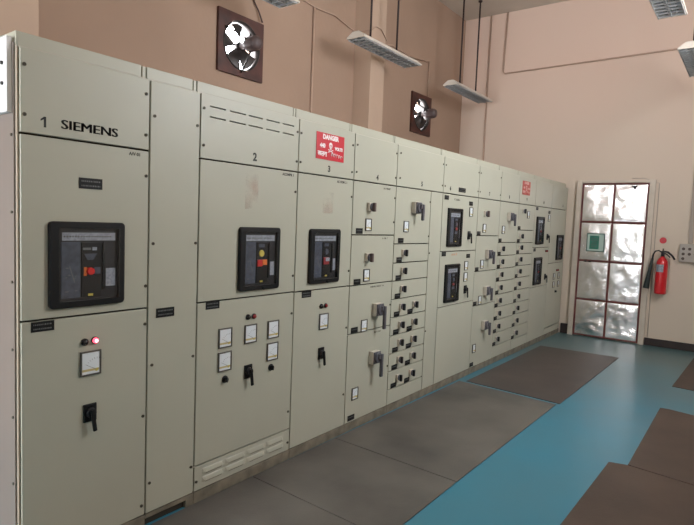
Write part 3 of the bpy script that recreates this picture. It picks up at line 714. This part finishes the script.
# ---------------------------------------------------------------- exhaust fans in the left wall
def fan(y, z, label):
    t = thing('exhaust_fan', label, 'exhaust fan', (XL, y, z), 'wall exhaust fans')
    b = MB(); n = 48; S = 0.285; R = 0.232
    outer = []; inner = []
    for k in range(n):
        a = 2 * PI * (k + 0.5) / n; cx, cz = math.cos(a), math.sin(a); s = S / max(abs(cx), abs(cz)); outer.append((cx * s, cz * s)); inner.append((cx * R, cz * R))
    # exact square corners
    for qy in (-S, S):
        for qz in (-S, S):
            j = min(range(n), key=lambda j: (outer[j][0] - qy) ** 2 + (outer[j][1] - qz) ** 2); outer[j] = (qy, qz)
    V = [[b.bm.verts.new((x, p[0], p[1])) for p in ring] for x, ring in ((0.001, outer), (0.028, outer), (0.028, inner), (0.001, inner))]
    mi = b.mi(M['wood'])
    for q in range(4):
        A, B = V[q], V[(q + 1) % 4]
        for j in range(n): b.bm.faces.new((A[j], A[(j + 1) % n], B[(j + 1) % n], B[j])).material_index = mi
    b.build('mounting_board', t)
    b = MB(); ax = Matrix.Rotation(PI / 2, 4, 'Y')
    for r0, r1, x0, x1 in ((0.222, 0.230, -0.10, 0.04),):
        rings = [[b.bm.verts.new((x, r * math.cos(2 * PI * j / 40), r * math.sin(2 * PI * j / 40))) for j in range(40)] for r, x in ((r0, x0), (r1, x0), (r1, x1), (r0, x1))]
        for q in range(4):
            A, B = rings[q], rings[(q + 1) % 4]
            for j in range(40): f = b.bm.faces.new((A[j], A[(j + 1) % 40], B[(j + 1) % 40], B[j])); f.material_index = b.mi(M['fan_metal']); f.smooth = True
    b.build('ring_shroud', t)
    b = MB(); b.cyl((-0.04, 0, 0), (0.02, 0, 0), 0.04, M['fan_metal'], 20); b.build('hub', t)
    for k in range(5):
        a0 = 2 * PI * k / 5 + 0.35; bb = MB(); g = []
        for iu in range(7):
            u = iu / 6; r = 0.035 + 0.175 * u; row = []
            for iv in range(5):
                v = iv / 4 - 0.5; a = a0 + v * (0.80 + 0.05 * u) + 0.15 * u; row.append((-0.01 + v * 0.055 * (1.3 - u * 0.6), r * math.cos(a), r * math.sin(a)))
            g.append(row)
        for side in (0, 0.003):
            vs = [[bb.bm.verts.new((p[0] + side, p[1], p[2])) for p in row] for row in g]
            for i in range(6):
                for j in range(4): f = bb.bm.faces.new((vs[i][j], vs[i + 1][j], vs[i + 1][j + 1], vs[i][j + 1])); f.material_index = bb.mi(M['fan_metal']); f.smooth = True
        bb.build('blade', t)
    b = MB(); b.lathe([(0.03, 0.021), (0.035, 0.10), (0.062, 0.11), (0.066, 0.13), (0.066, 0.235), (0.05, 0.26), (0.02, 0.268)], M['motor'], 24, Matrix.Rotation(PI / 2, 4, 'Y'))
    for k in range(10):
        a = 2 * PI * k / 10; b.box(0.13, 0.22, 0.065 * math.cos(a) - 0.004, 0.065 * math.cos(a) + 0.004, 0.065 * math.sin(a) - 0.004, 0.065 * math.sin(a) + 0.004, M['motor'])
    b.build('motor', t)
    for k in range(3):
        a = 2 * PI * k / 3 + 0.5
        b = MB(); b.tube([(0.15, 0.066 * math.cos(a), 0.066 * math.sin(a)), (0.11, 0.15 * math.cos(a), 0.15 * math.sin(a)), (0.034, 0.25 * math.cos(a), 0.25 * math.sin(a))], 0.008, M['fan_metal'], 8); b.build('motor_bracket', t)
    return t
fan(3.716, 3.188, 'nearer exhaust fan in its dark wooden board, above cabinet 2')
fan(7.246, 3.165, 'farther exhaust fan in its dark wooden board, beyond the pilaster')

# ---------------------------------------------------------------- cables and conduits
xw = XL + 0.014
def run(name, pts, r, m, label, cat, sub=0):
    if sub:
        P = [Vector(p) for p in pts]; out = []
        for k in range(len(P) - 1):
            a, b_, c, d = P[max(k - 1, 0)], P[k], P[k + 1], P[min(k + 2, len(P) - 1)]
            for q in range(sub):
                u = q / sub; out.append(0.5 * ((2 * b_) + (-a + c) * u + (2 * a - 5 * b_ + 4 * c - d) * u * u + (-a + 3 * b_ - 3 * c + d) * u ** 3))
        out.append(P[-1]); pts = out
    b = MB(); b.tube(pts, r, m, 8); return tag(b.build(name), label, cat)
run('fan_cable', [(xw, 3.80, ZC - 0.01), (xw, 3.80, 4.2), (xw, 3.84, 3.75), (xw + 0.01, 3.93, 3.58), (xw + 0.02, 3.975, 3.485)], 0.008, M['cable'], 'dark cable hanging down to the nearer exhaust fan', 'cable', 5)
run('conduit_pipe', [(xw, 4.776, 3.90), (xw, 4.776, 0.02)], 0.011, M['pipe'], 'thin vertical pipe on the left wall behind cabinet 5', 'pipe')
run('fan_cable', [(xw, 4.10, 3.93), (xw, 4.45, 3.925), (xw, 4.80, 3.90), (xw, 5.15, 3.925), (xw, 5.46, 3.87), (xw + 0.01, 5.556, 3.86), (-1.60, 5.556, 3.845), (-1.549, 5.558, 3.845), (-1.547, 5.62, 3.90), (-1.547, 5.74, 3.91), (-1.547, 5.86, 3.82), (-1.552, 5.884, 3.81), (-1.62, 5.885, 3.80), (xw + 0.02, 5.885, 3.79), (xw, 5.95, 3.83), (xw, 6.4, 3.93), (xw, 6.8, 3.90), (xw, 7.38, 3.955)], 0.007, M['pipe'], 'slack cable along the left wall passing round the pilaster', 'cable')
run('conduit_pipe', [(xw, 7.42, 3.97), (xw, 7.43, 3.455)], 0.008, M['pipe'], 'short dark drop pipe down to the farther exhaust fan', 'pipe')
yw = YF - 0.014
run('conduit_pipe', [(-1.09, yw, ZC - 0.005), (-1.115, yw, 4.02), (-1.09, yw, 3.985), (XR - 0.02, yw, 4.03)], 0.012, M['pipe'], 'bent conduit crossing the far wall high above the door', 'pipe')
run('conduit_pipe', [(-1.36, yw, ZC - 0.005), (-1.37, yw, 0.01)], 0.011, M['pipe'], 'vertical conduit behind the far hanging luminaire', 'pipe')
b = MB(); b.box(1.585, 1.635, YF - 0.03, YF - 0.001, 1.44, 3.99, M['pipe_grey'], 0.003); tag(b.build('cable_trunking'), 'grey vertical trunking running down into the switchboard box', 'trunking')
run('bell_wire', [(1.19, YF - 0.006, 0.11), (1.19, YF - 0.006, 2.24), (1.0, YF - 0.006, 2.31), (0.85, YF - 0.006, 2.31)], 0.004, M['pipe_grey'], 'thin wire up the right edge of the door frame', 'wire')

# ---------------------------------------------------------------- luminaires
def luminaire(x, y0, label, L=1.23, z=3.52, w=0.235, rods=(0.24, 0.79)):
    t = thing('hanging_luminaire', label, 'ceiling light', (x, y0 + L / 2, z), 'hanging fluorescent luminaires')
    h = L / 2; W = w / 2; T = 0.0025
    b = MB()
    def wing(pts):  # sheet strip profile in (x, z) swept along y
        a = [b.bm.verts.new((p[0], -h, p[1])) for p in pts]; c = [b.bm.verts.new((p[0], h, p[1])) for p in pts]; n = len(pts); mi = b.mi(M['lamp_white'])
        b.bm.faces.new(a[::-1]).material_index = mi; b.bm.faces.new(c).material_index = mi
        for j in range(n): b.bm.faces.new((a[j], a[(j + 1) % n], c[(j + 1) % n], c[j])).material_index = mi
    wing([(-W, 0), (-W, 0.015), (-0.04, 0.07), (0.04, 0.07), (W, 0.015), (W, 0), (W - 0.01, 0), (W - 0.012, 0.012), (0.035, 0.06), (-0.035, 0.06), (-W + 0.012, 0.012), (-W + 0.01, 0)])
    b.build('housing', t)
    for s in (-1, 1):
        b = MB(); b.bm.verts.ensure_lookup_table()
        tt = bmesh.new(); P = [(-W, 0), (-W, 0.015), (-0.04, 0.07), (0.04, 0.07), (W, 0.015), (W, 0)]
        ya, yb = (s * (h + 0.001), s * (h + 0.012)); A = [tt.verts.new((p[0], ya, p[1])) for p in P]; B = [tt.verts.new((p[0], yb, p[1])) for p in P]
        tt.faces.new(A); tt.faces.new(B[::-1])
        for j in range(6): tt.faces.new((A[j], A[(j + 1) % 6], B[(j + 1) % 6], B[j]))
        b.merge(tt, M['lamp_white']); b.build('end_cap', t)
    b = MB()
    for s in (-1, 1):
        b.poly([(s * 0.004, -h + 0.01, 0.050), (s * 0.004, h - 0.01, 0.050), (s * (W - 0.014), h - 0.01, 0.008), (s * (W - 0.014), -h + 0.01, 0.008)], M['lamp_inner'])
        b.poly([(s * 0.004, -h + 0.01, 0.052), (s * 0.004, h - 0.01, 0.052), (s * (W - 0.014), h - 0.01, 0.010), (s * (W - 0.014), -h + 0.01, 0.010)], M['lamp_inner'])
    b.build('reflector', t)
    for s in (-1, 1):
        b = MB(); b.cyl((s * 0.045, -h + 0.03, 0.017), (s * 0.045, h - 0.03, 0.017), 0.013, M['tube'], 14); b.build('tube', t)
    b = MB(); n = 15
    for k in range(n):
        y = -h + 0.05 + (L - 0.1) * k / (n - 1); b.box(-W + 0.014, W - 0.014, y - 0.0015, y + 0.0015, -0.012, 0.004, M['louvre'])
    b.box(-0.003, 0.003, -h + 0.02, h - 0.02, -0.012, 0.003, M['louvre'])
    for s in (-1, 1): b.box(s * (W - 0.012) - 0.002, s * (W - 0.012) + 0.002, -h + 0.01, h - 0.01, -0.014, 0.003, M['louvre'])
    b.build('louvre', t)
    for dy in rods:
        b = MB(); b.cyl((0.02, -h + dy, 0.071), (0.02, -h + dy, ZC - z), 0.0115, M['rod'], 10); b.cyl((0.02, -h + dy, ZC - z - 0.02), (0.02, -h + dy, ZC - z - 0.001), 0.03, M['rod'], 14); b.build('suspension_rod', t)
luminaire(-1.30, 2.62, 'hanging strip light nearest in the left row, cut by the top edge')
luminaire(-1.30, 4.90, 'hanging strip light in front of the pilaster on two dark rods')
luminaire(-1.30, 7.18, 'hanging strip light farthest in the left row, near the far wall')
luminaire(1.55, 4.63, 'hanging strip light near the top right corner, cut by the top edge')
luminaire(1.60, 6.93, 'hanging strip light cut by the right edge, high above the switchboard', rods=(0.08, 0.63))

# ---------------------------------------------------------------- extinguisher and wall bits
t = thing('fire_extinguisher', 'red fire extinguisher with black horn hung right of the door', 'fire extinguisher', (1.31, YF - 0.10, 0.74))
b = MB(); b.lathe([(0.060, 0.0), (0.070, 0.006), (0.072, 0.02), (0.072, 0.40), (0.066, 0.44), (0.048, 0.475), (0.026, 0.495), (0.024, 0.51)], M['ext_red'], 32); b.build('cylinder', t)
b = MB(); b.cyl((0, 0, 0.505), (0, 0, 0.56), 0.022, M['dark'], 16); b.box(-0.02, 0.02, -0.02, 0.02, 0.55, 0.585, M['dark'], 0.004); b.cyl((0, 0, 0.585), (0, 0, 0.615), 0.009, M['screw'], 10); b.build('valve', t)
b = MB(); b.tube([(0.01, 0, 0.575), (0.06, -0.01, 0.57), (0.11, -0.02, 0.53), (0.145, -0.02, 0.475)], 0.013, M['dark'], 8); b.tube([(0.01, 0, 0.555), (0.05, -0.01, 0.54), (0.09, -0.015, 0.50)], 0.008, M['dark'], 8); b.build('carry_handle', t)
b = MB(); b.tube([(-0.015, 0, 0.565), (-0.05, -0.005, 0.585), (-0.09, -0.01, 0.575), (-0.112, -0.01, 0.53), (-0.118, -0.012, 0.47)], 0.010, M['dark'], 10); b.build('hose', t)
b = MB(); b.lathe([(0.015, 0), (0.018, 0.07), (0.038, 0.40), (0.040, 0.415)], M['ext_green'], 20, Matrix.Translation((-0.118, -0.012, 0.475)) @ Matrix.Rotation(PI + 0.13, 4, 'Y') @ Matrix.Rotation(0, 4, 'X')); b.build('discharge_horn', t)
b = MB()
for j in range(7):
    a0 = math.radians(-150 + j * 12); a1 = math.radians(-150 + (j + 1) * 12); r = 0.0732
    b.poly([(r * math.cos(a0), r * math.sin(a0), 0.30), (r * math.cos(a1), r * math.sin(a1), 0.30), (r * math.cos(a1), r * math.sin(a1), 0.40), (r * math.cos(a0), r * math.sin(a0), 0.40)], M['label'])
b.build('instruction_label', t)
b = MB(); b.box(-0.03, 0.03, 0.074, 0.099, 0.30, 0.42, M['dark'], 0.003); b.build('wall_bracket', t)
b = MB(); b.cyl((1.288, YF - 0.006, 1.463), (1.288, YF, 1.463), 0.042, M['sign_red'], 28); tag(b.build('fire_point_marker'), 'small round red marker on the wall above the extinguisher', 'sign')

t = thing('switchboard', 'grey wall switchboard with round sockets at the right edge', 'switchboard', (1.68, YF - 0.03, 1.305))
b = MB(); b.box(-0.185, 0.185, -0.03, 0.028, -0.115, 0.125, M['box_grey'], 0.006); b.build('enclosure', t)
for k, z in enumerate((0.06, -0.008, -0.07)):
    for i, x in enumerate((-0.14, -0.07, 0.0, 0.07, 0.14)):
        if k == 2 and i in (1, 2): continue
        b = MB(); b.cyl((x, -0.031, z), (x, -0.036, z), 0.019, M['socket'], 16); b.build('socket', t)

# ---------------------------------------------------------------- rubber mats
def rmat(pts, m, label, th=0.006):
    b = MB(); tt = bmesh.new(); a = [tt.verts.new((x, y, 0.0006)) for x, y in pts]; c = [tt.verts.new((x, y, th)) for x, y in pts]; n = len(pts)
    tt.faces.new(a[::-1]); tt.faces.new(c)
    for j in range(n): tt.faces.new((a[j], a[(j + 1) % n], c[(j + 1) % n], c[j]))
    b.merge(tt, m); o = b.build('rubber_mat'); return tag(o, label, 'floor mat', 'rubber floor mats')
rmat([(0.008, 0.9), (0.97, 0.9), (0.972, 2.235), (0.008, 2.265)], M['rubber_a'], 'grey rubber mat at the bottom edge, in front of cabinet 2')
rmat([(0.008, 2.271), (0.972, 2.241), (0.975, 3.025), (0.012, 3.062)], M['rubber_a'], 'short grey rubber mat in front of cabinet 3')
rmat([(0.012, 3.070), (0.975, 3.033), (1.0, 4.99), (0.035, 5.06)], M['rubber_a'], 'long grey rubber mat in front of cabinets 4 and 5')
rmat([(0.09, 5.11), (1.02, 5.04), (1.055, 7.44), (1.0, 7.44), (0.11, 7.40)], M['rubber_c'], 'grey rubber mat farthest along the cabinets, toward the door')
rmat([(1.575, 1.6), (3.1, 1.6), (3.1, 3.86), (1.735, 4.02), (1.635, 3.99)], M['rubber_b'], 'grey-brown rubber mat in the bottom right corner of the picture')
rmat([(1.745, 4.03), (3.1, 3.875), (3.1, 5.34), (1.80, 5.58), (1.74, 5.57)], M['rubber_b'], 'brown rubber mat at the right edge, second from the camera')
rmat([(1.735, 6.46), (3.1, 6.3), (3.1, 8.2), (1.79, 8.3)], M['rubber_b'], 'brown rubber mat at the right edge farthest from the camera')

# ---------------------------------------------------------------- the prototypes themselves are not part of the room
for o in protos:
    for c in list(o.users_collection): c.objects.unlink(o)
for o in protos: 
    if o.name in bpy.data.objects: bpy.data.objects.remove(o)

# ---------------------------------------------------------------- light
w = bpy.data.worlds.new('daylight'); bpy.context.scene.world = w; w.use_nodes = True
bg = w.node_tree.nodes['Background']; bg.inputs[0].default_value = (0.92, 0.96, 1.0, 1); bg.inputs[1].default_value = 21.0
def portal(loc, rot, sx, sy, power=None, col=(1, 0.93, 0.86)):
    l = bpy.data.lights.new('opening_daylight', 'AREA'); l.shape = 'RECTANGLE'; l.size = sx; l.size_y = sy
    o = bpy.data.objects.new('opening_daylight', l); C.objects.link(o); o.location = loc; o.rotation_euler = rot
    l.cycles.is_portal = True
    return o
portal((XR + 0.1, (WIN[0] + WIN[1]) / 2, (WIN[2] + WIN[3]) / 2), (0, PI / 2, 0), WIN[3] - WIN[2], WIN[1] - WIN[0])
portal(((ADDED_HIGH[0] + ADDED_HIGH[1]) / 2, YB - 0.1, (ADDED_HIGH[2] + ADDED_HIGH[3]) / 2), (PI / 2, 0, 0), ADDED_HIGH[1] - ADDED_HIGH[0], ADDED_HIGH[3] - ADDED_HIGH[2])  # sky portal of the added high opening
portal(((BACK[0] + BACK[1]) / 2, YB - 0.1, (BACK[2] + BACK[3]) / 2), (PI / 2, 0, 0), BACK[1] - BACK[0], BACK[3] - BACK[2])
for y, z in ((3.716, 3.188), (7.246, 3.165)): portal((XL - 0.15, y, z), (0, -PI / 2, 0), 0.5, 0.5)

# ---------------------------------------------------------------- camera
yaw, pitch, roll, f = -0.638273336, 0.0737734064, -0.0392933161, 552.2876
fwd = Vector((math.sin(yaw) * math.cos(pitch), math.cos(yaw) * math.cos(pitch), -math.sin(pitch)))
r = Vector((math.cos(yaw), -math.sin(yaw), 0)); d = fwd.cross(r)
r2 = math.cos(roll) * r + math.sin(roll) * d; d2 = -math.sin(roll) * r + math.cos(roll) * d
cam = bpy.data.cameras.new('camera'); co = bpy.data.objects.new('camera', cam); C.objects.link(co)
R3 = Matrix((r2, -d2, -fwd)).transposed()
co.matrix_world = Matrix.Translation((2.333, 0, 1.55)) @ R3.to_4x4()
cam.sensor_width = 36; cam.sensor_fit = 'HORIZONTAL'; cam.lens = f * 36 / 694; cam.clip_start = 0.02
sc = bpy.context.scene; sc.camera = co
sc.view_settings.view_transform = 'Standard'; sc.view_settings.look = 'None'; sc.view_settings.gamma = 1; sc.view_settings.use_curve_mapping = False
sc.view_settings.exposure = 0.22
